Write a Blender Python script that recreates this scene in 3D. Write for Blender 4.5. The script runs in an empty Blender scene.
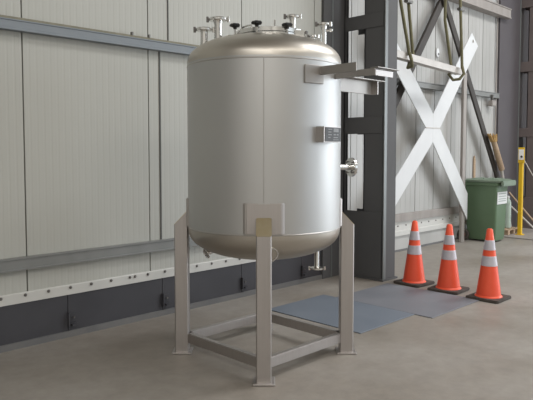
import bpy, bmesh, math, random
from mathutils import Vector, Matrix
random.seed(7)
PI = math.pi
S = bpy.context.scene
COL = S.collection

# ------------------------------------------------------------------ camera
cam_d = bpy.data.cameras.new('camera'); cam = bpy.data.objects.new('camera', cam_d); COL.objects.link(cam)
cam.location = (0, 0, 1.5)
cam.rotation_euler = (math.radians(90 - 3.2), 0, math.radians(-45))
cam_d.sensor_fit = 'HORIZONTAL'; cam_d.sensor_width = 36.0
cam_d.lens = 610 / 533 * 36.0
cam_d.shift_y = -15 / 533
cam_d.clip_start = 0.05; cam_d.clip_end = 200
S.camera = cam

# ------------------------------------------------------------------ view, world, daylight and fill
S.view_settings.view_transform = 'Standard'
S.view_settings.look = 'None'
S.view_settings.exposure = 0.0
S.view_settings.gamma = 1.0
S.view_settings.use_curve_mapping = False
W = bpy.data.worlds.new('world'); S.world = W; W.use_nodes = True
bg = W.node_tree.nodes['Background']
bg.inputs[0].default_value = (0.80, 0.90, 1.0, 1); bg.inputs[1].default_value = 1.0

def area(name, loc, rot, sx, sy, watts, col, spread=180):
    l = bpy.data.lights.new(name, 'AREA'); l.shape = 'RECTANGLE'; l.size = sx; l.size_y = sy
    l.energy = watts; l.color = col; l.spread = math.radians(spread)
    o = bpy.data.objects.new(name, l); COL.objects.link(o); o.location = loc; o.rotation_euler = rot
    return o
# daylight through the open roller door in the far end of the hall (x = 15); the overhead and side lights are assumed
area('door_daylight', (14.9, -3.2, 2.6), (0, math.radians(90), 0), 5.0, 7.0, 560, (0.88, 0.945, 1.0))
area('overhead_fill', (2.0, -3.5, 6.85), (0, 0, 0), 10.0, 1.6, 270, (1.0, 0.96, 0.89))
area('overhead_fill', (-4.0, -3.5, 6.85), (0, 0, 0), 1.6, 9.0, 430, (1.0, 0.98, 0.94))  # added overhead fill at the near end, brightens the tank's reflection
area('overhead_fill', (9.0, 0.6, 6.85), (0, 0, 0), 6.0, 1.6, 470, (0.98, 0.98, 0.98))
area('side_fill', (9.0, -8.9, 2.6), (math.radians(90), 0, 0), 6.0, 5.0, 60, (0.88, 0.945, 1.0))  # weak fill at an assumed, unseen side door

# ------------------------------------------------------------------ materials
def mat(name, col, rough=0.5, metal=0.0, col2=None, nscale=6.0, mix=0.5, detail=4, stretch=(1, 1, 1), bump=0.0,
        bscale=40.0, rough2=None, spec=None, coord='Object'):
    m = bpy.data.materials.new(name); m.use_nodes = True
    nt = m.node_tree; b = nt.nodes['Principled BSDF']
    b.inputs['Base Color'].default_value = (*col, 1); b.inputs['Roughness'].default_value = rough
    b.inputs['Metallic'].default_value = metal
    if spec is not None: b.inputs['Specular IOR Level'].default_value = spec
    tc = nt.nodes.new('ShaderNodeTexCoord'); mp = nt.nodes.new('ShaderNodeMapping')
    mp.inputs['Scale'].default_value = stretch
    nt.links.new(tc.outputs[coord], mp.inputs['Vector'])
    if col2 is not None or rough2 is not None:
        n = nt.nodes.new('ShaderNodeTexNoise'); n.inputs['Scale'].default_value = nscale
        n.inputs['Detail'].default_value = detail
        nt.links.new(mp.outputs[0], n.inputs['Vector'])
        r = nt.nodes.new('ShaderNodeValToRGB')
        r.color_ramp.elements[0].position = 0.5 - mix / 2; r.color_ramp.elements[1].position = 0.5 + mix / 2
        c2 = col2 if col2 is not None else col
        r.color_ramp.elements[0].color = (*col, 1); r.color_ramp.elements[1].color = (*c2, 1)
        nt.links.new(n.outputs['Fac'], r.inputs[0]); nt.links.new(r.outputs[0], b.inputs['Base Color'])
        if rough2 is not None:
            mr = nt.nodes.new('ShaderNodeMapRange'); mr.inputs['From Min'].default_value = 0.3; mr.inputs['From Max'].default_value = 0.7
            mr.inputs['To Min'].default_value = rough; mr.inputs['To Max'].default_value = rough2
            nt.links.new(n.outputs['Fac'], mr.inputs['Value']); nt.links.new(mr.outputs[0], b.inputs['Roughness'])
    if bump:
        n2 = nt.nodes.new('ShaderNodeTexNoise'); n2.inputs['Scale'].default_value = bscale; n2.inputs['Detail'].default_value = 3
        nt.links.new(mp.outputs[0], n2.inputs['Vector'])
        bp = nt.nodes.new('ShaderNodeBump'); bp.inputs['Strength'].default_value = bump; bp.inputs['Distance'].default_value = 0.01
        nt.links.new(n2.outputs['Fac'], bp.inputs['Height']); nt.links.new(bp.outputs[0], b.inputs['Normal'])
    return m

M = {}
M['shell'] = mat('stainless_shell', (0.52, 0.52, 0.515), 0.46, 1.0, col2=(0.555, 0.553, 0.547), nscale=2.5, rough2=0.54, stretch=(1, 1, 0.3))
M['head'] = mat('stainless_head', (0.56, 0.53, 0.49), 0.36, 1.0, col2=(0.54, 0.50, 0.44), nscale=2.0, rough2=0.44)
M['arm'] = mat('dull_stainless', (0.36, 0.34, 0.325), 0.5, 1.0, col2=(0.42, 0.40, 0.38), nscale=6)
M['polish'] = mat('stainless_polished', (0.72, 0.71, 0.69), 0.18, 1.0)
M['leg'] = mat('stainless_brushed', (0.47, 0.44, 0.425), 0.45, 1.0, col2=(0.52, 0.49, 0.475), nscale=5, stretch=(14, 14, 0.4), rough2=0.5)
M['cut'] = mat('stainless_warm_reflection', (0.60, 0.53, 0.38), 0.42, 1.0, col2=(0.56, 0.47, 0.30), nscale=20)  # warm tint paints in what the sloped leg tops reflect
M['seam'] = mat('weld_bead', (0.50, 0.48, 0.46), 0.45, 1.0)
M['black'] = mat('black_plastic', (0.012, 0.012, 0.013), 0.4)
M['plate'] = mat('nameplate_metal', (0.085, 0.09, 0.10), 0.6, 0.0, col2=(0.12, 0.125, 0.135), nscale=60)
M['print'] = mat('nameplate_print', (0.30, 0.31, 0.33), 0.6, 0.0)
M['panel_left'] = mat('cream_cladding', (0.44, 0.44, 0.405), 0.55, 0, col2=(0.47, 0.47, 0.435), nscale=1.2, stretch=(1, 1, 0.4))
M['panel_right'] = mat('white_cladding', (0.33, 0.325, 0.31), 0.42, 0, col2=(0.50, 0.495, 0.48), nscale=1.3, stretch=(1, 1, 0.4))
M['seam_dark'] = mat('joint_sealant', (0.10, 0.10, 0.095), 0.8)
M['rail_blue'] = mat('blue_grey_rail', (0.20, 0.225, 0.25), 0.5, 0, col2=(0.235, 0.26, 0.285), nscale=8, stretch=(0.5, 1, 4))
M['rail_grey'] = mat('grey_rail', (0.20, 0.205, 0.20), 0.5, 0, col2=(0.24, 0.245, 0.24), nscale=6)
M['olive'] = mat('dusty_olive_ledge', (0.20, 0.19, 0.14), 0.8, 0, col2=(0.27, 0.25, 0.19), nscale=20)
M['flash'] = mat('white_flashing', (0.55, 0.545, 0.52), 0.5, 0, col2=(0.62, 0.61, 0.58), nscale=4)
M['plinth'] = mat('dark_plinth', (0.044, 0.043, 0.05), 0.6, 0, col2=(0.056, 0.055, 0.063), nscale=3)
M['kerb'] = mat('grey_kerb', (0.13, 0.13, 0.135), 0.7, 0, col2=(0.17, 0.165, 0.16), nscale=5)
M['bolt'] = mat('bolt_steel', (0.20, 0.19, 0.18), 0.4, 0.8)
M['column'] = mat('dark_grey_paint', (0.112, 0.112, 0.115), 0.7, 0, col2=(0.125, 0.125, 0.129), nscale=2, spec=0.15)
M['column_edge'] = mat('pale_edge', (0.17, 0.18, 0.18), 0.4, 0.2)  # pale grey; on the column strip it stands for the corner highlight
M['column_far'] = mat('brown_grey_paint', (0.14, 0.115, 0.11), 0.55, 0, col2=(0.17, 0.14, 0.135), nscale=2)
M['fascia'] = mat('purple_grey_fascia', (0.085, 0.075, 0.082), 0.6, 0, col2=(0.10, 0.09, 0.095), nscale=2)
M['brace'] = mat('white_painted_steel', (0.68, 0.69, 0.695), 0.5, 0, col2=(0.62, 0.63, 0.64), nscale=3)
M['dark_brace'] = mat('dark_brown_steel', (0.036, 0.030, 0.026), 0.6, 0, col2=(0.055, 0.046, 0.04), nscale=6)
M['grey_post'] = mat('weathered_post', (0.27, 0.245, 0.225), 0.6, 0, col2=(0.36, 0.33, 0.31), nscale=6, stretch=(1, 1, .3))
M['beam'] = mat('galvanised_channel', (0.50, 0.47, 0.44), 0.45, 0.3, col2=(0.40, 0.37, 0.34), nscale=5)
M['sling'] = mat('olive_webbing', (0.10, 0.092, 0.045), 0.85, 0, col2=(0.19, 0.175, 0.10), nscale=30, stretch=(1, 1, .3))
M['orange'] = mat('orange_cone_plastic', (0.86, 0.085, 0.035), 0.42, 0, col2=(0.90, 0.12, 0.05), nscale=5)
M['sleeve'] = mat('reflective_sleeve', (0.50, 0.48, 0.53), 0.4, 0.1, col2=(0.56, 0.54, 0.58), nscale=30)
M['rubber'] = mat('black_rubber_base', (0.045, 0.035, 0.03), 0.75, 0, col2=(0.085, 0.07, 0.06), nscale=12)
M['mat'] = mat('blue_grey_mat', (0.14, 0.165, 0.205), 0.55, 0, col2=(0.175, 0.20, 0.24), nscale=3, rough2=0.65)
M['mat2'] = mat('worn_grey_mat', (0.155, 0.165, 0.19), 0.5, 0, col2=(0.21, 0.215, 0.24), nscale=2.5, rough2=0.6)
M['green'] = mat('green_bin_plastic', (0.10, 0.165, 0.092), 0.5, 0, col2=(0.115, 0.18, 0.105), nscale=3)
M['green_lid'] = mat('green_bin_lid', (0.16, 0.215, 0.155), 0.45, 0, col2=(0.19, 0.245, 0.185), nscale=4)
M['paper'] = mat('white_label_paper', (0.66, 0.67, 0.66), 0.6)
M['sign'] = mat('white_sign', (0.92, 0.92, 0.9), 0.5)
M['ink'] = mat('grey_label_ink', (0.32, 0.36, 0.34), 0.7)
M['hub'] = mat('red_brown_hub', (0.16, 0.055, 0.045), 0.6)
M['yellow'] = mat('yellow_paint', (0.80, 0.52, 0.02), 0.45, 0, col2=(0.72, 0.45, 0.02), nscale=6)
M['bottle'] = mat('pale_green_bottle', (0.42, 0.52, 0.46), 0.35, 0, col2=(0.48, 0.58, 0.52), nscale=6)
M['wood'] = mat('pale_wood', (0.38, 0.27, 0.18), 0.7, 0, col2=(0.50, 0.37, 0.26), nscale=8, stretch=(1, 6, 6))
M['pole'] = mat('light_pole', (0.50, 0.47, 0.44), 0.5)
M['bristle'] = mat('brown_rag', (0.34, 0.20, 0.07), 0.9, 0, col2=(0.50, 0.33, 0.14), nscale=25)
M['hall'] = mat('hall_cladding', (0.60, 0.59, 0.56), 0.7)
M['roof'] = mat('roof_cladding', (0.40, 0.37, 0.33), 0.7, 0, col2=(0.44, 0.41, 0.37), nscale=2)

def floor_material():
    m = bpy.data.materials.new('concrete_floor'); m.use_nodes = True; nt = m.node_tree; b = nt.nodes['Principled BSDF']
    L = nt.links.new
    tc = nt.nodes.new('ShaderNodeTexCoord')
    def noise(sc, det, rg=0.55):
        n = nt.nodes.new('ShaderNodeTexNoise'); n.inputs['Scale'].default_value = sc; n.inputs['Detail'].default_value = det
        n.inputs['Roughness'].default_value = rg; L(tc.outputs['Object'], n.inputs['Vector']); return n
    n1 = noise(0.9, 5); n2 = noise(9, 6, 0.65); n3 = noise(60, 3)
    r1 = nt.nodes.new('ShaderNodeValToRGB'); r1.color_ramp.elements[0].position = 0.33; r1.color_ramp.elements[1].position = 0.68
    r1.color_ramp.elements[0].color = (0.248, 0.218, 0.186, 1); r1.color_ramp.elements[1].color = (0.335, 0.310, 0.282, 1)
    r2 = nt.nodes.new('ShaderNodeValToRGB'); r2.color_ramp.elements[0].position = 0.3; r2.color_ramp.elements[1].position = 0.75
    r2.color_ramp.elements[0].color = (0.86, 0.86, 0.86, 1); r2.color_ramp.elements[1].color = (1.08, 1.08, 1.08, 1)
    L(n1.outputs['Fac'], r1.inputs[0]); L(n2.outputs['Fac'], r2.inputs[0])
    mx = nt.nodes.new('ShaderNodeMix'); mx.data_type = 'RGBA'; mx.blend_type = 'MULTIPLY'; mx.inputs['Factor'].default_value = 1
    L(r1.outputs[0], mx.inputs['A']); L(r2.outputs[0], mx.inputs['B']); L(mx.outputs['Result'], b.inputs['Base Color'])
    mr = nt.nodes.new('ShaderNodeMapRange'); mr.inputs['From Min'].default_value = 0.35; mr.inputs['From Max'].default_value = 0.65
    mr.inputs['To Min'].default_value = 0.42; mr.inputs['To Max'].default_value = 0.6
    L(n1.outputs['Fac'], mr.inputs['Value']); L(mr.outputs[0], b.inputs['Roughness'])
    bp = nt.nodes.new('ShaderNodeBump'); bp.inputs['Strength'].default_value = 0.12; bp.inputs['Distance'].default_value = 0.004
    L(n3.outputs['Fac'], bp.inputs['Height']); L(bp.outputs[0], b.inputs['Normal'])
    return m
M['floor'] = floor_material()

# ------------------------------------------------------------------ mesh helpers
class B:
    """collects solids; build() links them as one mesh object."""
    def __init__(s): s.bm = bmesh.new()
    def _face(s, vs):
        try: return s.bm.faces.new(vs)
        except ValueError: return None
    def box(s, x0, x1, y0, y1, z0, z1, T=None):
        v = [Vector((x, y, z)) for z in (z0, z1) for y in (y0, y1) for x in (x0, x1)]
        if T is not None: v = [T @ p for p in v]
        v = [s.bm.verts.new(p) for p in v]
        for f in ((0, 2, 3, 1), (4, 5, 7, 6), (0, 1, 5, 4), (2, 6, 7, 3), (0, 4, 6, 2), (1, 3, 7, 5)): s._face([v[i] for i in f])
        return s
    def prism(s, poly, t0, t1, fn):
        """poly: list of 2D points; fn(u, v, t) -> 3D point."""
        a = [s.bm.verts.new(Vector(fn(u, v, t0))) for u, v in poly]
        b = [s.bm.verts.new(Vector(fn(u, v, t1))) for u, v in poly]
        n = len(poly)
        s._face(a); s._face(b[::-1])
        for i in range(n): s._face([a[i], b[i], b[(i + 1) % n], a[(i + 1) % n]])
        return s
    def rings(s, rings, caps=True):
        V = [[s.bm.verts.new(p) for p in r] for r in rings]
        for A, C in zip(V, V[1:]):
            n = len(A)
            for i in range(n): s._face([A[i], A[(i + 1) % n], C[(i + 1) % n], C[i]])
        if caps: s._face(V[0][::-1]); s._face(V[-1])
        return s
    def cyl(s, p0, p1, r0, r1=None, seg=16):
        r1 = r0 if r1 is None else r1
        p0 = Vector(p0); p1 = Vector(p1); d = (p1 - p0).normalized()
        u = d.orthogonal().normalized(); w = d.cross(u)
        R = lambda p, r: [p + (u * math.cos(2 * PI * i / seg) + w * math.sin(2 * PI * i / seg)) * r for i in range(seg)]
        return s.rings([R(p0, r0), R(p1, r1)])
    def lathe(s, prof, seg=32, T=None, caps=True):
        T = T or Matrix.Identity(4)
        return s.rings([[T @ Vector((r * math.cos(2 * PI * i / seg), r * math.sin(2 * PI * i / seg), z)) for i in range(seg)] for r, z in prof], caps)
    def tube(s, pts, r, seg=8):
        pts = [Vector(p) for p in pts]; R = []
        ref = None
        for i, p in enumerate(pts):
            d = (pts[min(i + 1, len(pts) - 1)] - pts[max(i - 1, 0)]).normalized()
            u = d.orthogonal().normalized() if ref is None else (ref - d * ref.dot(d)).normalized()
            ref = u; w = d.cross(u)
            R.append([p + (u * math.cos(2 * PI * k / seg) + w * math.sin(2 * PI * k / seg)) * r for k in range(seg)])
        return s.rings(R)
    def strap(s, pts, w, t, side):
        """flat band along pts, width w along the vector side, thickness t."""
        pts = [Vector(p) for p in pts]; side = Vector(side).normalized(); R = []
        for i, p in enumerate(pts):
            d = (pts[min(i + 1, len(pts) - 1)] - pts[max(i - 1, 0)]).normalized()
            n = d.cross(side).normalized()
            R.append([p + side * w / 2 + n * t / 2, p - side * w / 2 + n * t / 2, p - side * w / 2 - n * t / 2, p + side * w / 2 - n * t / 2])
        return s.rings(R)
    def build(s, name, m, parent=None, bevel=0, smooth=False, seg=2, loc=None, kind=None):
        bmesh.ops.recalc_face_normals(s.bm, faces=s.bm.faces)
        if bevel:
            es = [e for e in s.bm.edges if len(e.link_faces) == 2 and e.calc_face_angle(0) > 0.6]
            bmesh.ops.bevel(s.bm, geom=es, offset=bevel, segments=seg, affect='EDGES', clamp_overlap=True)
        base = Vector((0, 0, 0))
        p = parent
        while p is not None: base += p.location; p = p.parent
        origin = Vector(loc) if loc is not None else base
        bmesh.ops.translate(s.bm, verts=s.bm.verts, vec=-origin)
        me = bpy.data.meshes.new(name); s.bm.to_mesh(me); s.bm.free()
        me.materials.append(m if not isinstance(m, str) else M[m])
        if smooth or bevel:
            me.polygons.foreach_set('use_smooth', [True] * len(me.polygons)); me.set_sharp_from_angle(angle=math.radians(35))
        o = bpy.data.objects.new(name, me); COL.objects.link(o)
        o.location = origin - base
        if parent is not None: o.parent = parent
        if kind: o['kind'] = kind
        return o

def root(name, label, cat, loc, group=None):
    o = bpy.data.objects.new(name, None); COL.objects.link(o); o.location = loc; o.empty_display_size = 0.1
    o['label'] = label; o['category'] = cat
    if group: o['group'] = group
    return o
def tag(o, label, cat, group=None):
    o['label'] = label; o['category'] = cat
    if group: o['group'] = group
    return o
def piece(proto, parent, loc, name=None, rz=None):
    c = proto.copy(); COL.objects.link(c); c.parent = parent; c.location = loc
    if rz is not None: c.rotation_euler = (0, 0, rz)
    return c

# ------------------------------------------------------------------ hall: floor, walls, roof
B().box(-8, 15, -9, 5.2, -0.2, 0).build('floor', 'floor', kind='structure')
YL, YR = 4.57, 5.0          # inner faces of the left and the right stretch of the long wall
XC = 5.85                   # the near column
wall_left = B().box(-8, 5.87, YL + 0.035, YL + 0.2, 0, 7).build('wall_left', 'seam_dark', kind='structure')
wall_right = B().box(5.85, 15, YR + 0.035, YR + 0.2, 0, 7).build('wall_right', 'seam_dark', kind='structure')
B().box(5.80, 5.87, YL + 0.2, YR + 0.035, 0, 7).build('wall_return', 'hall', kind='structure')
B().box(-8.2, -8, -9, 5.2, 0, 7).build('wall_near_end', 'hall', kind='structure')
we = B()
we.box(15, 15.2, -9, -6.8, 0, 7); we.box(15, 15.2, 0.4, 5.2, 0, 7); we.box(15, 15.2, -6.8, 0.4, 5.1, 7)
we.build('wall_far_end', 'hall', kind='structure')
wf = B(); wf.box(-8, 5.9, -9.2, -9, 0, 7); wf.box(12.1, 15, -9.2, -9, 0, 7); wf.box(5.9, 12.1, -9.2, -9, 5.1, 7)
wf.build('wall_front', 'hall', kind='structure')
B().box(-8.2, 15.2, -9.2, 5.2, 7, 7.15).build('ceiling', 'roof', kind='structure')

def ribbed_panel(name, w, z0, z1, pitch, depth, m, parent, x, y, rib=0.35):
    """one sheet of cladding, its ribs real; front faces -Y; rib = share of the pitch the groove takes."""
    n = int(round(w / pitch)); p = w / n; prof = []
    for i in range(n):
        a = i * p
        prof += [(a + 0.001 + (0.003 if i == 0 else 0), 0), (a + p * (1 - rib), 0), (a + p * (1 - rib) + 0.004, depth), (a + p - 0.004 - (0.003 if i == n - 1 else 0), depth)]
    prof += [(w - 0.004, 0.033), (0.004, 0.033)]
    return B().prism(prof, z0, z1, lambda u, v, t: (x + u, y + v, t)).build(name, m, parent, loc=(x, y, 0))

# left stretch: 1.12 m sandwich panels, finely ribbed
xs = [1.978 + 1.12 * i for i in range(-4, 3)]
p0 = ribbed_panel('wall_panel', 1.12, 0.36, 6.98, 0.056, 0.0008, 'panel_left', wall_left, xs[0], YL)
for x in xs[1:]:
    piece(p0, wall_left, (x, YL, 0))
ribbed_panel('wall_panel', 5.47 - 5.338, 0.36, 6.98, 0.056, 0.0008, 'panel_left', wall_left, 5.338, YL)
B().box(3.208, 3.222, YL - 0.006, YL + 0.002, 0.70, 2.40).build('cover_strip', 'seam_dark', wall_left)
B().box(3.306, 3.316, YL - 0.006, YL + 0.002, 2.48, 6.9).build('cover_strip', 'seam_dark', wall_left)

# dark plinth plates, joints 0.91 m apart, with cleats
edges = [-1.34, -0.43, 0.48, 1.39, 2.30, 3.22, 4.20, 5.12, 5.62]
for a, b in zip(edges, edges[1:]):
    B().box(a + 0.002, b - 0.002, YL - 0.006, YL + 0.034, 0.045, 0.36).build('plinth_plate', 'plinth', wall_left, bevel=0.002, seg=1)
for x in edges[1:-1]:
    b = B(); b.box(x - 0.006, x + 0.004, YL - 0.034, YL - 0.006, 0.085, 0.205)
    b.box(x + 0.004, x + 0.075, YL - 0.012, YL - 0.006, 0.12, 0.19)
    b.box(x + 0.02, x + 0.06, YL - 0.045, YL - 0.012, 0.09, 0.105)
    c = b.build('cleat', 'plinth', wall_left)
    B().cyl((x + 0.045, YL - 0.012, 0.155), (x + 0.045, YL - 0.024, 0.155), 0.009, seg=8).build('cleat_bolt', 'bolt', c)
bl = B().box(-8, 5.62, YL - 0.022, YL + 0.034, 0, 0.05).build('baseboard_left', 'kerb', kind='structure')
# white flashing with bolts
fl = B().prism([(0, 0.345), (-0.016, 0.345), (-0.016, 0.418), (-0.012, 0.425), (0, 0.425)], -8, 5.47, lambda u, v, t: (t, YL + u, v)).build('trim_1', 'flash', kind='structure')
bolt0 = None
bx = [1.952 - 0.185 * i for i in range(1, 8)] + [1.952 + 0.1845 * i for i in range(19)] + [2.926]
for x in bx:
    if bolt0 is None:
        bolt0 = B().lathe([(0.013, 0), (0.013, 0.003), (0.0085, 0.003), (0.0085, 0.010), (0.006, 0.012)], 8, Matrix.Translation((x, YL - 0.016, 0.402)) @ Matrix.Rotation(PI / 2, 4, 'X')).build('bolt', 'bolt', fl, loc=(x, YL - 0.016, 0.402))
    else: piece(bolt0, fl, (x, YL - 0.016, 0.402))
# lower rail (channel) and upper girt with a dusty ledge
B().prism([(0, 0.603), (-0.055, 0.603), (-0.055, 0.612), (-0.048, 0.615), (-0.048, 0.683), (-0.055, 0.686), (-0.055, 0.697), (0, 0.697)], -8, 5.47, lambda u, v, t: (t, YL + u, v)).build('trim_2', 'rail_grey', kind='structure')
g = B().prism([(0, 2.385), (-0.07, 2.385), (-0.07, 2.393), (-0.064, 2.396), (-0.064, 2.452), (-0.07, 2.455), (-0.07, 2.463), (0, 2.463)], -8, 5.47, lambda u, v, t: (t, YL + u, v)).build('trim_3', 'rail_blue', kind='structure')
B().box(-8, 5.47, YL - 0.05, YL, 2.463, 2.484).build('girt_ledge', 'olive', g)
for x in (1.2, 2.9, 3.07, 4.7):
    B().box(x, x + 0.012, YL - 0.06, YL - 0.03, 2.484, 2.51).build('girt_clip', 'bolt', g)

# dark fascia where the left stretch ends at the column
B().box(5.47, 5.615, YL - 0.03, YL + 0.034, 0, 6.95).build('trim_4', 'column', kind='structure')
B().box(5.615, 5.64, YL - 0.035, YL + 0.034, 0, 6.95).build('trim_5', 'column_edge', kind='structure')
B().box(5.64, 5.88, YL - 0.02, YL + 0.034, 0, 6.95).build('trim_6', 'column', kind='structure')

# right stretch: narrower panels
xs = [6.05] + [6.60 + 0.5435 * i for i in range(8)]       # joints ... 8.23, 8.77, 9.32, 9.86, 10.40
pr = ribbed_panel('wall_panel', 0.5435, 0.45, 6.98, 0.136, 0.003, 'panel_right', wall_right, 6.60, YR, rib=0.28)
for x in xs[2:]: piece(pr, wall_right, (x, YR, 0))
ribbed_panel('wall_panel', 0.55, 0.45, 6.98, 0.136, 0.003, 'panel_right', wall_right, 6.05, YR, rib=0.28)
B().box(5.87, 6.046, YR, YR + 0.034, 0, 6.98).build('wall_panel', 'panel_right', wall_right)
for a, b in zip([6.05, 7.13, 8.22, 9.32], [7.13, 8.22, 9.32, 10.97]):
    B().box(a + 0.003, b - 0.003, YR - 0.004, YR + 0.033, 0.0, 0.24).build('plinth_plate', 'panel_right', wall_right, bevel=0.002, seg=1)
B().box(6.05, 10.97, YR - 0.012, YR, 0, 0.03).build('baseboard_right', 'kerb', kind='structure')
fr = B().prism([(0, 0.24), (-0.035, 0.24), (-0.035, 0.305), (-0.014, 0.312), (-0.014, 0.45), (0, 0.45)], 6.05, 10.97, lambda u, v, t: (t, YR + u, v)).build('trim_7', 'flash', kind='structure')
for i in range(22):
    piece(bolt0, fr, (6.2 + 0.22 * i, YR - 0.014, 0.385))
B().prism([(0, 0.452), (-0.05, 0.452), (-0.05, 0.56), (-0.044, 0.568), (0, 0.568)], 6.05, 10.97, lambda u, v, t: (t, YR + u, v)).build('trim_8', 'grey_post', kind='structure')
B().prism([(0, 2.46), (-0.07, 2.46), (-0.07, 2.47), (-0.062, 2.474), (-0.062, 2.535), (-0.07, 2.538), (-0.07, 2.55), (0, 2.55)], 6.05, 10.97, lambda u, v, t: (t, YR + u, v)).build('trim_9', 'rail_grey', kind='structure')
B().prism([(0, 3.92), (-0.16, 3.92), (-0.16, 3.935), (-0.145, 3.945), (-0.145, 4.07), (-0.16, 4.08), (-0.16, 4.095), (0, 4.095)], 6.05, 11.2, lambda u, v, t: (t, YR + u, v)).build('trim_10', 'grey_post', kind='structure')
B().box(10.97, 11.83, YR - 0.05, YR + 0.034, 0, 6.95).build('trim_11', 'fascia', kind='structure')
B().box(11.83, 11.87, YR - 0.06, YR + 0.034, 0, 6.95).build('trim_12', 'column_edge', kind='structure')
B().box(11.87, 15, YR - 0.02, YR + 0.034, 0, 6.95).build('trim_13', 'fascia', kind='structure')
# downpipe and small bracket light under the girt
dp = B().tube([(10.90, YR - 0.03, 0.03), (10.90, YR - 0.03, 5.6)], 0.014, 8).build('downpipe', 'grey_post', smooth=True)
tag(dp, 'thin grey vertical pipe on the pale wall beside the dark fascia', 'pipe')
fx = root('wall_fixture', 'small grey fixture hanging under the wall rail beside the thin pipe', 'fixture', (10.62, 4.9, 2.29))
B().box(10.54, 10.70, 4.87, 4.95, 2.30, 2.40).build('housing', 'grey_post', fx, bevel=0.01)
B().box(10.60, 10.64, 4.89, 4.93, 2.40, 2.50).build('bracket', 'bolt', fx)
wt = root('wall_insulator', 'small white oval fitting with a dark hole high on the pale wall', 'fitting', (8.82, YR, 3.05))
B().lathe([(0.045, 0), (0.045, 0.02), (0.02, 0.03)], 14, Matrix.Translation((8.82, YR, 3.05)) @ Matrix.Rotation(PI / 2, 4, 'X') @ Matrix.Scale(1.6, 4, (0, 1, 0))).build('body', 'brace', wt, smooth=True)
B().lathe([(0.014, 0), (0.014, 0.006)], 10, Matrix.Translation((8.82, YR - 0.029, 3.03)) @ Matrix.Rotation(PI / 2, 4, 'X')).build('hole', 'black', wt)

# ------------------------------------------------------------------ the two battened columns
def column(x, ya, yb, m, label, zs, base_h, wx=0.27, edge='column_edge'):
    wxs = (0.035, wx)
    """ya = (y0,y1) post by the wall, yb = post in the room."""
    r = root('battened_column', label, 'column', (x + wx / 2, (yb[0] + ya[1]) / 2, 0), 'battened columns along the wall')
    for (y0, y1), wx in zip((ya, yb), wxs):
        b = B(); t = 0.02
        b.box(x + 0.012, x + wx - 0.012, y0, y0 + t, 0.02, 6.95)          # flanges (planes of constant y) ...
        b.box(x + 0.012, x + wx - 0.012, y1 - t, y1, 0.02, 6.95)
        b.box(x + 0.012, x + 0.022, y0, y1, 0.02, 6.95)                     # ... closed by the side plates
        b.box(x + wx - 0.022, x + wx - 0.012, y0, y1, 0.02, 6.95)
        b.build('post', m, r, bevel=0.003, seg=1)
    B().box(x - 0.006, x + 0.052, yb[0] - 0.014, yb[0] + 0.002, 0.02, 6.95).build('edge_highlight', edge, r, bevel=0.004, seg=1)  # lighter strip paints in the highlight of the rounded flange corner
    wx = wxs[1]
    for z0, z1 in zs:
        for xx in (x, x + wx - 0.012):
            B().box(xx, xx + 0.012, yb[0] + 0.022, ya[1] - 0.02, z0, z1).build('batten_plate', m, r, bevel=0.003, seg=1)
    for xx in (x, x + wx - 0.012):
        B().box(xx, xx + 0.012, yb[0] + 0.022, ya[1] - 0.02, 0.02, base_h).build('gusset_plate', m, r, bevel=0.003, seg=1)
    B().box(x - 0.02, x + wx + 0.02, yb[0] - 0.02, ya[1] - 0.01, 0, 0.02).build('base_plate', m, r)
    return r
column(5.85, (4.49, YL - 0.021), (3.97, 4.258), 'column', 'dark grey battened steel column standing right behind the tank', [(1.70, 1.895), (2.91, 3.07), (4.12, 4.30), (5.3, 5.48)], 0.79)
column(11.9, (4.985, YR + 0.02), (4.30, 4.815), 'column_far', 'brown grey battened steel column at the far right beyond the bin', [(1.77, 1.94), (3.02, 3.21), (4.24, 4.42), (5.5, 5.7)], 0.6)

# ------------------------------------------------------------------ cross brace, hung channel, slings, dark braces
YB = 4.75
cb = root('cross_brace', 'white painted steel X brace of flat plates in front of the pale wall', 'brace', (8.3, YB, 0))
cx, cz = 8.30, 1.845
def arm(sx, sz, ex, ez, name='brace_arm', w=0.205):
    d = Vector((ex - cx, ez - cz)).normalized(); n = Vector((-d.y, d.x)) * 0.148
    e = Vector((ex, ez)); a = e + n; b = e - n
    # outer side is the one further from x = cx at the seam
    if (a.x - b.x) * sx < 0: a, b = b, a
    lower, upper = (a, b)
    poly = [(cx + sx * w, cz), (cx, cz), (cx, cz + sz * 0.215), (upper.x, upper.y), (lower.x, lower.y)]
    return B().prism(poly, YB, YB + 0.014, lambda u, v, t: (u, t, v)).build(name, 'brace', cb, bevel=0.002, seg=1)
arm(-1, 1, 6.95, 3.12); arm(1, 1, 9.60, 3.33); arm(-1, -1, 6.75, 0.42); 
sl = (0.54 - cz) / (9.48 - cx); xe = 9.44
B().prism([(cx + 0.205, cz), (cx, cz), (cx, cz - 0.215), (xe, cz - 0.215 + sl * (xe - cx)), (xe, cz + 0.215 + sl * (xe - cx))], YB, YB + 0.014, lambda u, v, t: (u, t, v)).build('brace_arm', 'brace', cb, bevel=0.002, seg=1)
B().box(cx - 0.21, cx + 0.21, YB - 0.006, YB, cz - 0.008, cz + 0.008).build('seam_bar', 'pole', cb)
bh = B().lathe([(0.025, 0), (0.025, 0.01)], 10, Matrix.Translation((9.52, YB, 3.29)) @ Matrix.Rotation(PI / 2, 4, 'X')).build('bolt_head', 'polish', cb)

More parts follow.
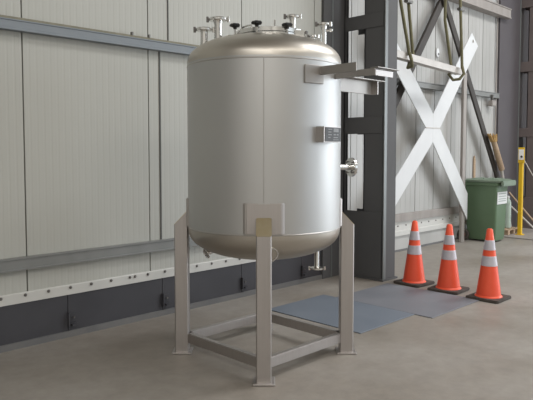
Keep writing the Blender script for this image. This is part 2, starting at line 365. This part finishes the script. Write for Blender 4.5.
ch = root('hung_channel', 'pale steel channel hanging in two olive slings in front of the X brace', 'beam', (7.2, 4.3, 2.70))
ang = math.atan2(2.684 - 2.755, 8.303 - 6.61)
TB = Matrix.Translation((8.303, 4.3, 2.684)) @ Matrix.Rotation(-ang, 4, 'Y')
b = B(); b.box(-2.25, 0, -0.005, 0.10, 0, 0.008, TB); b.box(-2.25, 0, -0.005, 0.003, -0.072, 0, TB); b.box(-2.25, 0, -0.005, 0.10, -0.08, -0.072, TB)
b.build('web', 'beam', ch)
B().box(0, 0.12, 0.02, 0.05, -0.045, -0.03, TB).build('end_tongue', 'beam', ch)

def sling(label, legs, hook, clamp=None):
    r = root('lifting_sling', label, 'sling', hook, 'olive slings holding the channel')
    for top, bot in legs:
        t = Vector(top); q = Vector(bot); up = Vector((t.x - 0.12, 4.3, 5.6))
        B().tube([up, t, q], 0.021, 8).build('strap', 'sling', r, smooth=True)
    h = Vector(hook); a, c = Vector(legs[0][1]), Vector(legs[1][1])
    pts = [a + Vector((0, 0, .03)), (a.x, a.y - .03, h.z - .02), (a.x * .6 + c.x * .4, 4.27, h.z - .095), (a.x * .4 + c.x * .6, 4.36, h.z - .10), (c.x, c.y + 0.05, h.z - .02), c + Vector((0, 0, .03))]
    B().tube(pts, 0.022, 8).build('loop', 'sling', r, smooth=True)
    if clamp:
        c = Vector(clamp)
        B().box(c.x - .07, c.x + .07, c.y - .03, c.y + .03, c.z - .02, c.z + .02).build('shackle', 'bolt', r, bevel=0.008)
    return r
sling('olive lifting sling nearer the dark column, holding up the channel', [((6.62, 4.27, 3.386), (6.85, 4.27, 2.72)), ((6.90, 4.33, 3.425), (7.03, 4.33, 2.74))], (6.95, 4.3, 2.68), clamp=(6.86, 4.3, 3.40))
sling('olive lifting sling at the free end of the channel, in front of the white brace', [((8.12, 4.25, 3.636), (8.21, 4.25, 2.68)), ((7.90, 4.36, 3.324), (8.12, 4.36, 2.64))], (8.17, 4.3, 2.62), clamp=(8.15, 4.25, 3.50))
B().box(6.0, 11.5, 4.2, 4.45, 5.6, 5.8).build('trim_14', 'column', kind='structure')

def flat(name, p, q, w, y, th, m, label):
    p = Vector(p); q = Vector(q); d = (q - p).normalized(); n = Vector((-d.y, d.x)) * w / 2
    o = B().prism([tuple(p + n), tuple(q + n), tuple(q - n), tuple(p - n)], y, y + th, lambda u, v, t: (u, t, v)).build(name, m, loc=(q.x, y, q.y), bevel=0.004, seg=1)
    return tag(o, label, 'brace', 'dark diagonal braces on the wall')
flat('diagonal_brace', (9.35, 4.60), (7.10, 1.72), 0.13, 4.86, 0.05, 'dark_brace', 'dark brown diagonal steel bar behind the X brace, rising to the right')
flat('diagonal_brace', (8.30, 4.45), (10.90, 0.80), 0.125, 4.82, 0.035, 'dark_brace', 'dark grey diagonal steel bar running down to behind the green bin')
gp = B().box(9.285, 9.395, 4.77, 4.815, 0.0, 2.77).build('upright_post', 'grey_post', bevel=0.006, loc=(9.34, 4.79, 0))
tag(gp, 'weathered grey brown upright post between the X brace and the green bin', 'post')

# ------------------------------------------------------------------ floor mats
for x0, x1, y0, y1, m, lb in ((4.03, 4.86, 2.94, 4.02, 'mat', 'blue grey rectangular floor mat nearer the tank'), (4.862, 5.80, 2.76, 3.86, 'mat2', 'worn grey floor mat lying at the foot of the dark column by the cones')):
    o = B().box(x0, x1, y0, y1, 0.0, 0.008).build('floor_mat', m, bevel=0.003, seg=1, loc=((x0 + x1) / 2, (y0 + y1) / 2, 0))
    tag(o, lb, 'mat', 'grey mats on the floor')

# ------------------------------------------------------------------ traffic cones
def cone(x, y, rz, label):
    T = Matrix.Translation((x, y, 0)) @ Matrix.Rotation(rz, 4, 'Z')
    r = root('traffic_cone', label, 'cone', (x, y, 0), 'orange traffic cones in a row')
    s, c = 0.172, 0.02
    poly = [(-s + c, -s), (s - c, -s), (s, -s + c), (s, s - c), (s - c, s), (-s + c, s), (-s, s - c), (-s, -s + c)]
    b = B(); b.prism(poly, 0.0, 0.028, lambda u, v, t: T @ Vector((u, v, t)))
    b.build('base', 'rubber', r, bevel=0.006)
    H = 0.715
    rad = lambda z: 0.121 + (0.028 - 0.121) * (z - 0.045) / (H - 0.045)
    B().lathe([(0.135, 0.026), (0.132, 0.034), (0.121, 0.045), (rad(0.2), 0.2), (rad(0.5), 0.5), (rad(H - .012), H - .012), (0.019, H), (0.012, H), (0.012, H - 0.03)], 32, T).build('body', 'orange', r, smooth=True)
    for z0, z1 in ((0.34, 0.44), (0.50, 0.60)):
        B().lathe([(rad(z0) + 0.0005, z0), (rad(z0) + 0.0025, z0 + 0.002), (rad(z1) + 0.0025, z1 - 0.002), (rad(z1) + 0.0005, z1)], 32, T, caps=False).build('reflective_sleeve', 'sleeve', r, smooth=True)
    return r
cone(6.02, 3.656, math.radians(-4), 'orange traffic cone beside the dark column, leftmost of the three')
cone(5.99, 3.214, math.radians(3), 'orange traffic cone in the middle of the row of three')
cone(5.94, 2.743, math.radians(0), 'orange traffic cone nearest the camera, rightmost of the three')

# ------------------------------------------------------------------ wheelie bin
wb = root('wheelie_bin', 'green wheeled bin with a closed lid and a white label', 'bin', (9.9, 4.6, 0))
def loop_rect(x0, x1, y0, y1, z, c=0.04):
    P = []
    for (ax, ay, s0) in ((x1 - c, y1 - c, 0), (x0 + c, y1 - c, 1), (x0 + c, y0 + c, 2), (x1 - c, y0 + c, 3)):
        for k in range(4):
            a = (s0 + k / 3) * PI / 2; P.append(Vector((ax + c * math.cos(a), ay + c * math.sin(a), z)))
    return P
B().rings([loop_rect(9.63, 9.98, 4.36, 4.84, 0.03), loop_rect(9.62, 9.99, 4.35, 4.85, 0.09), loop_rect(9.60, 10.03, 4.325, 4.89, 0.93),
           loop_rect(9.585, 10.045, 4.305, 4.915, 0.935), loop_rect(9.585, 10.045, 4.305, 4.915, 0.985), loop_rect(9.60, 10.03, 4.32, 4.90, 0.99)]).build('body', 'green', wb, smooth=True)
B().rings([loop_rect(9.575, 10.06, 4.27, 4.89, 0.99, .03), loop_rect(9.575, 10.06, 4.26, 4.89, 1.018, .03), loop_rect(9.60, 10.03, 4.30, 4.87, 1.035, .03), loop_rect(9.70, 9.93, 4.40, 4.80, 1.045, .03)]).build('lid', 'green_lid', wb, smooth=True)
B().box(9.60, 10.10, 4.225, 4.268, 0.925, 1.018).build('lid_lip', 'green_lid', wb, bevel=0.012)
for y in (4.42, 4.58, 4.74): B().box(9.64, 9.99, y - 0.012, y + 0.012, 1.03, 1.052).build('lid_rib', 'green_lid', wb, bevel=0.004, seg=1)
B().tube([(9.72, 4.88, 0.97), (9.72, 4.94, 0.98), (9.98, 4.94, 0.98), (9.98, 4.88, 0.97)], 0.016, 8).build('handle', 'green', wb, smooth=True)
B().cyl((9.60, 4.87, 0.10), (10.05, 4.87, 0.10), 0.012, seg=8).build('axle', 'bolt', wb)
for x in (9.555, 10.03):
    T = Matrix.Translation((x, 4.885, 0.10)) @ Matrix.Rotation(PI / 2, 4, 'Y')
    w = B().lathe([(0.06, 0), (0.09, 0.0), (0.10, 0.010), (0.10, 0.04), (0.09, 0.05), (0.06, 0.05)], 24, T).build('wheel', 'rubber', wb, smooth=True)
    B().lathe([(0.05, -0.004), (0.05, 0.054), (0.03, 0.056)], 16, T).build('hub', 'hub', w, smooth=True)
lab = root  # label on the corner of the bin, wrapped on two faces
lb = B().prism([(9.625, 0.63), (9.985, 0.63), (9.985, 0.83), (9.625, 0.83)], 0, 0.006, lambda u, v, t: (u, 4.3255 + 0.0298 * (0.93 - v) - t, v)).build('label', 'paper', wb)
for z in (0.80, 0.755, 0.715, 0.68):
    B().prism([(9.66, z - 0.007), (9.94, z - 0.007), (9.94, z + 0.007), (9.66, z + 0.007)], 0.005, 0.0075, lambda u, v, t: (u, 4.3255 + 0.0298 * (0.93 - v) - t, v)).build('label_line', 'ink', lb)

# ------------------------------------------------------------------ yellow post, base plate, bottle, poles, leaning things
yp = root('yellow_post', 'slim yellow post with a black cap and a white sign plate', 'post', (10.75, 4.42, 0))
B().box(10.72, 10.785, 4.385, 4.45, 0.012, 1.56).build('post', 'yellow', yp, bevel=0.006)
B().box(10.72, 10.785, 4.385, 4.45, 1.56, 1.735).build('cap', 'black', yp, bevel=0.006)
sg = B().box(10.70, 10.712, 4.345, 4.455, 1.29, 1.56).build('sign_plate', 'yellow', yp, bevel=0.002, seg=1)
B().box(10.696, 10.70, 4.355, 4.445, 1.345, 1.525).build('sign_face', 'sign', sg)
B().lathe([(0.018, 0), (0.018, 0.02), (0.01, 0.03)], 12, Matrix.Translation((10.696, 4.39, 1.40)) @ Matrix.Rotation(-PI / 2, 4, 'Y')).build('socket', 'black', yp)
B().box(10.695, 10.81, 4.36, 4.475, 0.02, 0.032).build('foot_plate', 'yellow', yp)
fp = B().box(10.36, 11.75, 4.02, 4.86, 0.0, 0.02).build('steel_floor_plate', 'grey_post', bevel=0.004, seg=1, loc=(11, 4.4, 0))
tag(fp, 'thin grey steel plate on the floor under the yellow post', 'plate')
B().tube([(10.70, 4.385, 1.40), (10.80, 4.25, 1.10), (11.0, 4.15, 0.85), (11.35, 4.12, 0.66), (11.7, 4.1, 0.60)], 0.008, 6).build('cable', 'pole', yp, smooth=True)
gb = root('gas_bottle', 'slim pale green bottle standing between the green bin and the yellow post', 'bottle', (10.80, 4.64, 0.09))
B().lathe([(0.04, 0.115), (0.056, 0.125), (0.056, 0.56), (0.05, 0.60), (0.028, 0.635), (0.02, 0.65)], 20, Matrix.Translation((10.80, 4.66, 0))).build('bottle', 'bottle', gb, smooth=True)
B().lathe([(0.026, 0.65), (0.026, 0.685), (0.018, 0.695)], 14, Matrix.Translation((10.80, 4.66, 0))).build('cap', 'paper', gb, smooth=True)
pal = root('wooden_pallet', 'small wooden pallet under the pale green bottle behind the bin', 'pallet', (10.8, 4.68, 0.02))
for y in (4.56, 4.66, 4.76): B().box(10.52, 11.05, y - 0.035, y + 0.035, 0.094, 0.113).build('deck_board', 'wood', pal, bevel=0.003, seg=1)
for x in (10.54, 10.76, 10.97): B().box(x, x + 0.07, 4.53, 4.79, 0.02, 0.094).build('bearer', 'wood', pal, bevel=0.003, seg=1)
for k, (dy, m, lb) in enumerate(((0.0, 'pole', 'pale pole leaning from the bottle down past the yellow post'), (0.10, 'wood', 'brown pole leaning behind the pale pole by the yellow post'))):
    o = B().tube([(11.05 + dy * 2, 4.84, 0.60 + dy * 1.3), (11.25 + dy * 2, 4.30, 0.035)], 0.016, 8).build('leaning_pole', m, smooth=True, loc=(11.3, 4.3, 0.02))
    tag(o, lb, 'pole', 'poles leaning by the yellow post')
st = B().prism([(-0.035, 0), (0.035, 0), (0.03, 1.34), (0.0, 1.42), (-0.025, 1.36)], 0, 0.025, lambda u, v, t: (10.14 + u - v * 0.01, 4.97 + t, v)).build('wooden_stake', 'wood', loc=(10.11, 4.93, 0), bevel=0.003, seg=1)
tag(st, 'pointed wooden stake standing upright behind the green bin lid', 'stake')
br = root('wrapped_tube', 'pale wooden tube with a ragged brown top leaning on the dark diagonal bar', 'tube', (10.95, 4.77, 0))
B().cyl((10.32, 4.74, 1.70), (10.69, 4.74, 1.17), 0.046, 0.052, 14).build('tube', 'wood', br, smooth=True)
B().cyl((10.67, 4.74, 1.20), (11.14, 4.74, 0.021), 0.026, 0.026, 10).build('shaft', 'pole', br, smooth=True)
rg = B()
for k in range(11):
    a = 2 * PI * k / 11; o = Vector((math.cos(a) * 0.05, math.sin(a) * 0.03, 0)); h = 0.09 + 0.07 * random.random()
    rg.cyl(Vector((10.34, 4.74, 1.67)) + o, Vector((10.34, 4.74, 1.67)) + o * 2.1 + Vector((-0.06, 0, h)), 0.03, 0.012, 6)
rg.build('rag', 'bristle', br, smooth=True)

# ------------------------------------------------------------------ the tank
TC = Vector((3.163, 3.187, 0)); R0 = 0.558
FW = Vector((1, 1, 0)).normalized(); RT = Vector((1, -1, 0)).normalized()
def tp(lat, fwd, z): return TC + RT * lat + FW * fwd + Vector((0, 0, z))
tank = root('storage_tank', 'large upright stainless steel tank on four legs with flanged pipes on top', 'tank', TC)
ZB, ZT = 0.945, 2.115
TT = Matrix.Translation(TC)
B().lathe([(R0, ZB), (R0, 1.3), (R0, 1.7), (R0, ZT)], 96, TT, caps=False).build('shell', 'shell', tank, smooth=True)
def headprof(z0, h, sgn, p=2.3, n=26):
    out = []
    for i in range(n + 1):
        a = PI / 2 * i / n; r = math.cos(a) ** (2 / p) if i < n else 0.0; z = math.sin(a) ** (2 / p)
        out.append((max(r * R0, 0.002), z0 + sgn * z * h))
    return out
B().lathe(headprof(ZT, 0.212, 1), 96, TT).build('top_head', 'head', tank, smooth=True)
B().lathe(headprof(ZB, 0.225, -1), 96, TT).build('bottom_head', 'head', tank, smooth=True)
def ringtube(z, r, t, name, m):
    b = B(); b.lathe([(r, z - t), (r + t * 0.6, z - t * .5), (r + t * 0.6, z + t * .5), (r, z + t)], 96, TT, caps=False)
    return b.build(name, m, tank, smooth=True)
ringtube(2.100, R0, 0.005, 'weld_seam', 'seam'); ringtube(ZB + 0.004, R0, 0.005, 'weld_seam', 'seam')
d = (-FW)
a0 = math.atan2(d.y, d.x)
b = B()
b.lathe([(0.004, 1.165), (0.004, 2.10)], 6, Matrix.Translation(TC + d * (R0 - 0.0015)))
b.build('weld_seam', 'seam', tank)

# legs: square tubes set radially, tops cut on a slope
for k in range(4):
    ang = a0 + k * PI / 2; u = Vector((math.cos(ang), math.sin(ang), 0)); w = Vector((-u.y, u.x, 0))
    F = lambda a, c, z: TC + u * a + w * c + Vector((0, 0, z))
    ri, ro, hw = 0.560, 0.660, 0.050
    zi, zo = 1.064, 0.958
    c = 0.007
    sec = [(ri, -hw + c), (ri, hw - c), (ri + c, hw), (ro - c, hw), (ro, hw - c), (ro, -hw + c), (ro - c, -hw), (ri + c, -hw)]
    topz = lambda a: zi + (zo - zi) * (a - ri) / (ro - ri)
    leg = B().rings([[F(a, q, 0.012) for a, q in sec], [F(a, q, topz(a)) for a, q in sec]]).build('leg', 'leg', tank, smooth=True)
    n3 = Vector((u.x * 0.096, u.y * 0.096, 0.1)).normalized() * 0.003
    cb_ = B(); cb_.rings([[F(a, q, topz(a)) for a, q in sec], [F(a, q, topz(a)) + n3 for a, q in sec]]).build('cut_cap', 'cut', leg)
    B().prism([(0.538, -0.072), (0.538, 0.072), (0.682, 0.072), (0.682, -0.072)], 0, 0.014, F).build('foot_plate', 'leg', leg, bevel=0.003, seg=1)
    # doubler plate bent round the shell behind the leg
    pts = []
    for s in range(-8, 9):
        q = s / 8 * 0.140; pts.append((q, 0.578 - 0.0 * abs(q)))
    poly = [(-0.140, 0.525), (-0.137, 0.545), (-0.116, 0.5615), (0.116, 0.5615), (0.137, 0.545), (0.140, 0.525)]
    B().prism([(q, a) for q, a in poly], ZB + 0.012, 1.160, lambda q, a, z: F(a, q, z)).build('reinforcing_pad', 'leg', tank, bevel=0.005)
# bottom rails between the legs (axis-parallel)
h = 0.610 / math.sqrt(2)
C4 = [Vector((TC.x - h, TC.y - h, 0)), Vector((TC.x + h, TC.y - h, 0)), Vector((TC.x + h, TC.y + h, 0)), Vector((TC.x - h, TC.y + h, 0))]
for i in range(4):
    p, q = C4[i], C4[(i + 1) % 4]; dv = (q - p).normalized(); p = p + dv * 0.055; q = q - dv * 0.055; n = Vector((-dv.y, dv.x, 0))
    poly = [(-0.002, 0.080), (0.045, 0.080), (0.045, 0.150), (-0.002, 0.150)]
    L_ = (q - p).length
    B().prism(poly, 0, L_, lambda a, z, t: p + dv * t + n * a + Vector((0, 0, z))).build('bottom_rail', 'leg', tank, bevel=0.005)

# top nozzles
def nozzle(lat, fwd, ztop, rs, rf, z0=2.15, th=0.022, lug=True, neck=False):
    c = tp(lat, fwd, 0); T = Matrix.Translation(c)
    st = B().lathe([(rs, z0), (rs, ztop - th - 0.03), (rs * 1.25 if neck else rs, ztop - th), (rs, ztop - th)], 24, T).build('nozzle', 'polish', tank, smooth=True)
    B().lathe([(rs, ztop - th), (rf * .93, ztop - th), (rf, ztop - th * .8), (rf, ztop - th * .2), (rf * .93, ztop), (rf * .45, ztop), (rf * .40, ztop - 0.004), (0.004, ztop - 0.004)], 32, T).build('flange', 'polish', st, smooth=True)
    if lug:
        for s in (-1, 1):
            e = tp(lat + s * (rf + 0.010), fwd, ztop - th / 2)
            B().cyl(e + Vector((0, 0, -th * .9)), e + Vector((0, 0, th * .9)), 0.010, seg=10).build('clamp_lug', 'polish' if s > 0 else 'bolt', st, smooth=True)
    return st
nozzle(-0.442, 0.05, 2.400, 0.027, 0.058)
nozzle(-0.339, 0.05, 2.474, 0.029, 0.066, neck=True)
nozzle(0.200, -0.15, 2.450, 0.021, 0.044, neck=True, th=0.018)
nozzle(0.431, 0.0, 2.428, 0.021, 0.042, neck=True, th=0.018)
nozzle(0.364, 0.11, 2.358, 0.014, 0.026, th=0.014)
st = nozzle(-0.255, 0.06, 2.350, 0.012, 0.024, th=0.012, lug=False)
# little side valve on the right-hand nozzle
e = tp(0.431, 0, 2.375)
B().cyl(e, e + RT * 0.05, 0.008, seg=10).build('side_tap', 'polish', tank, smooth=True)
B().lathe([(0.008, -0.012), (0.013, -0.008), (0.013, 0.008), (0.008, 0.012)], 12, Matrix.Translation(e + RT * 0.055)).build('tap_cap', 'polish', tank, smooth=True)
e = tp(0.200, -0.15, 2.345)
B().cyl(e, e + RT * 0.035, 0.009, seg=10).build('side_tap', 'black', tank, smooth=True)

# manway with swing bolts and black star knobs
mc = tp(0.045, -0.02, 0); MT = Matrix.Translation(mc)
mw = B().lathe([(0.240, 2.22), (0.240, 2.300), (0.252, 2.304), (0.252, 2.318), (0.240, 2.320)], 64, MT).build('manway', 'polish', tank, smooth=True)
B().lathe([(0.236, 2.320), (0.250, 2.323), (0.250, 2.350), (0.240, 2.354), (0.16, 2.360), (0.004, 2.364)], 64, MT).build('manway_lid', 'polish', mw, smooth=True)
for deg in (196, 249, 296, 348, 60, 100, 140):
    a = math.radians(deg); dirv = RT * math.cos(a) + FW * math.sin(a)
    c = mc + dirv * 0.262
    c = c + Vector((0, 0, -0.045 if deg == 296 else (-0.015 if deg == 196 else -0.032))); k = B(); k.cyl(c + Vector((0, 0, 2.30)), c + Vector((0, 0, 2.385)), 0.006, seg=8)
    tq = Vector((-dirv.y, dirv.x, 0))
    k.cyl(c + Vector((0, 0, 2.325)) - tq * .02, c + Vector((0, 0, 2.325)) + tq * .02, 0.010, seg=8)
    sb = k.build('swing_bolt', 'polish', mw, smooth=True)
    if deg in (196, 249, 296):
        kb = B(); T = Matrix.Translation(c + Vector((0, 0, 0)))
        seg = 20; prof = [(0.011, 2.380), (0.014, 2.392), (0.034, 2.398), (0.036, 2.408), (0.028, 2.418), (0.006, 2.420)]
        kb.rings([[T @ Vector((r * (1 + 0.12 * math.cos(5 * 2 * PI * i / seg) * (r > .02)) * math.cos(2 * PI * i / seg), r * (1 + 0.12 * math.cos(5 * 2 * PI * i / seg) * (r > .02)) * math.sin(2 * PI * i / seg), z)) for i in range(seg)] for r, z in prof])
        kb.build('star_knob', 'black', sb, smooth=True)
    else:
        B().lathe([(0.012, 2.366), (0.012, 2.384), (0.006, 2.388)], 6, Matrix.Translation(c)).build('nut', 'bolt', sb)
# hinge block and lid lifting bar
hp = mc + (RT * 0.20 - FW * 0.17)
B().box(-0.035, 0.035, -0.02, 0.02, 2.27, 2.338, Matrix.Translation(hp) @ Matrix.Rotation(math.radians(-45), 4, 'Z')).build('hinge_block', 'polish', mw, bevel=0.006)
hb = [mc + RT * math.cos(math.radians(t)) * 0.215 + FW * math.sin(math.radians(t)) * 0.215 + Vector((0, 0, z - 0.022)) for t, z in ((190, 2.365), (190, 2.392), (205, 2.396), (220, 2.398), (232, 2.396), (232, 2.368))]
B().tube(hb, 0.007, 8).build('lift_handle', 'polish', mw, smooth=True)
B().cyl(mc + RT * 0.03 - FW * .12 + Vector((0, 0, 2.376)), mc + RT * 0.03 - FW * .12 + Vector((0, 0, 2.42)), 0.006, seg=8).build('vent_pin', 'polish', mw)

# side nozzle with blind flange on the right
sd = (RT * math.cos(math.radians(25)) + FW * math.sin(math.radians(25)))
zc = 1.372
p = TC + sd * 0.54 + Vector((0, 0, zc)); q = TC + sd * 0.745 + Vector((0, 0, zc)); e = TC + sd * 0.768 + Vector((0, 0, zc))
sn = B().cyl(p, q, 0.023, seg=20).build('side_nozzle', 'polish', tank, smooth=True)
B().cyl(q, e, 0.075, seg=32).build('flange', 'polish', sn, bevel=0.003)
B().cyl(q - sd * 0.012, q, 0.040, seg=24).build('raised_collar', 'polish', sn, smooth=True)
sidev = sd.cross(Vector((0, 0, 1)))
for i in range(4):
    a = PI / 4 + i * PI / 2; o = sidev * math.cos(a) * 0.056 + Vector((0, 0, math.sin(a) * 0.056))
    B().cyl(q + o - sd * 0.014, e + o + sd * 0.014, 0.009, seg=6).build('flange_bolt', 'bolt', sn)

# bottom outlets
def bottom_nozzle(lat, fwd, z0, z1, rs, rf):
    c = tp(lat, fwd, 0); T = Matrix.Translation(c)
    s_ = B().lathe([(rs, z0), (rs, z1 + 0.02), (rs * 1.2, z1 + 0.014)], 20, T).build('bottom_nozzle', 'polish', tank, smooth=True)
    B().lathe([(rs, z1 + 0.014), (rf, z1 + 0.012), (rf, z1), (0.01, z1)], 28, T).build('flange', 'polish', s_, smooth=True)
    for sg in (-1, 1):
        e = tp(lat + sg * (rf + 0.006), fwd, z1 + 0.006)
        B().cyl(e - Vector((0, 0, .014)), e + Vector((0, 0, .014)), 0.008, seg=8).build('clamp_lug', 'polish', s_, smooth=True)
    return s_
bottom_nozzle(0.388, -0.04, 0.90, 0.632, 0.019, 0.050)
# tilted ferrules under the head (one front right of the leg, one at the left)
def tilted(c, nrm, rs, rf, ln):
    nrm = Vector(nrm).normalized(); c = Vector(c)
    s_ = B().cyl(c - nrm * ln, c, rs, seg=20).build('drain_nozzle', 'polish', tank, smooth=True)
    u = nrm.orthogonal().normalized(); w = nrm.cross(u); b = B(); Rr = []
    N, K = 28, 8
    for i in range(N):
        a = 2 * PI * i / N; e = u * math.cos(a) + w * math.sin(a)
        Rr.append([c + e * (rf + 0.007 * math.cos(2 * PI * k / K)) + nrm * 0.007 * math.sin(2 * PI * k / K) for k in range(K)])
    Rr.append(Rr[0]); b.rings(Rr, caps=False); bmesh.ops.remove_doubles(b.bm, verts=b.bm.verts, dist=1e-5)
    b.build('ferrule_ring', 'polish', s_, smooth=True)
    B().cyl(c - nrm * 0.004, c + nrm * 0.002, rf, seg=24).build('blind_disc', 'head', s_, smooth=True)
tilted(tp(0.036, -0.512, 0.815), -FW * 0.8 - Vector((0, 0, 0.45)) + RT * .25, 0.04, 0.056, 0.13)
tilted(tp(-0.425, -0.04, 0.748), -RT * 0.75 - FW * .5 - Vector((0, 0, 0.35)), 0.022, 0.033, 0.10)

# nameplate on a stand-off bracket
th = math.radians(48)
pn = (-FW * math.cos(th) + RT * math.sin(th)); ps = Vector((0, 0, 1)).cross(pn).normalized()
NP = lambda s_, o, z: TC + pn * o + ps * s_ + Vector((0, 0, z))
s0, s1, za, zb2 = -0.098, 0.092, 1.562, 1.656
nb = B()
nb.prism([(s0, 0.535), (s0, 0.617), (s1, 0.617), (s1, 0.535), (s1 - 0.003, 0.535), (s1 - 0.003, 0.613), (s0 + 0.003, 0.613), (s0 + 0.003, 0.535)], za - 0.005, zb2 + 0.005, NP)
nbo = nb.build('nameplate_bracket', 'leg', tank)
npl = B().prism([(s0 + 0.012, za), (s1 - 0.004, za), (s1 - 0.004, zb2), (s0 + 0.012, zb2)], 0.617, 0.620, lambda a, z, t: NP(a, t, z)).build('nameplate', 'plate', nbo, bevel=0.001, seg=1)
pr_ = B()
def pbox(a0_, a1_, z0_, z1_): pr_.prism([(a0_, z0_), (a1_, z0_), (a1_, z1_), (a0_, z1_)], 0.620, 0.6206, lambda a, z, t: NP(a, t, z))
for a0_, a1_, z0_, z1_ in ((-.055, -.01, 1.640, 1.646), (-.055, -.02, 1.622, 1.628), (-.055, -.015, 1.604, 1.610), (-.055, -.03, 1.586, 1.592),
                           (.005, .062, 1.625, 1.650), (.005, .03, 1.604, 1.612), (.04, .062, 1.604, 1.612), (.005, .055, 1.586, 1.592), (.0, .062, 1.572, 1.576)):
    pbox(a0_, a1_, z0_, z1_)
pr_.build('nameplate_print', 'print', npl)

# support arms welded on the right-hand side (they run square to the wall)
ar = B()   # arm 1: narrow channel with a dark flank
ar.box(3.118, 3.126, 2.325, 2.72, 2.000, 2.056); ar.box(3.126, 3.140, 2.36, 2.72, 2.000, 2.006)
ar.build('support_arm', 'arm', tank, bevel=0.0015, seg=1)
ar = B()   # arm 2: wider channel with a closed end and a lip
ar.box(3.318, 3.325, 2.325, 2.70, 1.992, 2.038); ar.box(3.325, 3.52, 2.325, 2.70, 2.032, 2.038)
ar.build('support_arm', 'arm', tank, bevel=0.0015, seg=1)
B().box(3.318, 3.52, 2.318, 2.325, 1.990, 2.028).build('arm_end_plate', 'leg', tank, bevel=0.001, seg=1)
B().box(3.318, 3.568, 2.300, 2.36, 2.039, 2.045).build('arm_lip', 'arm', tank, bevel=0.001, seg=1)
ar = B()   # arm 3: T-shaped arm along the wall direction
ar.box(3.52, 4.045, 2.850, 2.858, 1.944, 2.046)
ar.build('support_arm', 'arm', tank, bevel=0.0015, seg=1)
B().box(3.50, 4.125, 2.79, 2.858, 2.047, 2.054).build('arm_flange', 'arm', tank, bevel=0.001, seg=1)
B().box(4.036, 4.046, 2.80, 2.85, 1.944, 2.046).build('arm_end_plate', 'leg', tank)
# curved mounting pad where the first arm meets the shell
pp = [(rr, math.radians(t)) for rr, ts in ((0.556, range(28, 46, 2)), (0.572, range(44, 26, -2))) for t in ts]
B().prism([tuple((TC - FW * math.cos(t) * rr + RT * math.sin(t) * rr).xy) for rr, t in pp], 1.942, 2.062, lambda u, v, t: (u, v, t)).build('mounting_pad', 'arm', tank, bevel=0.003, seg=1)
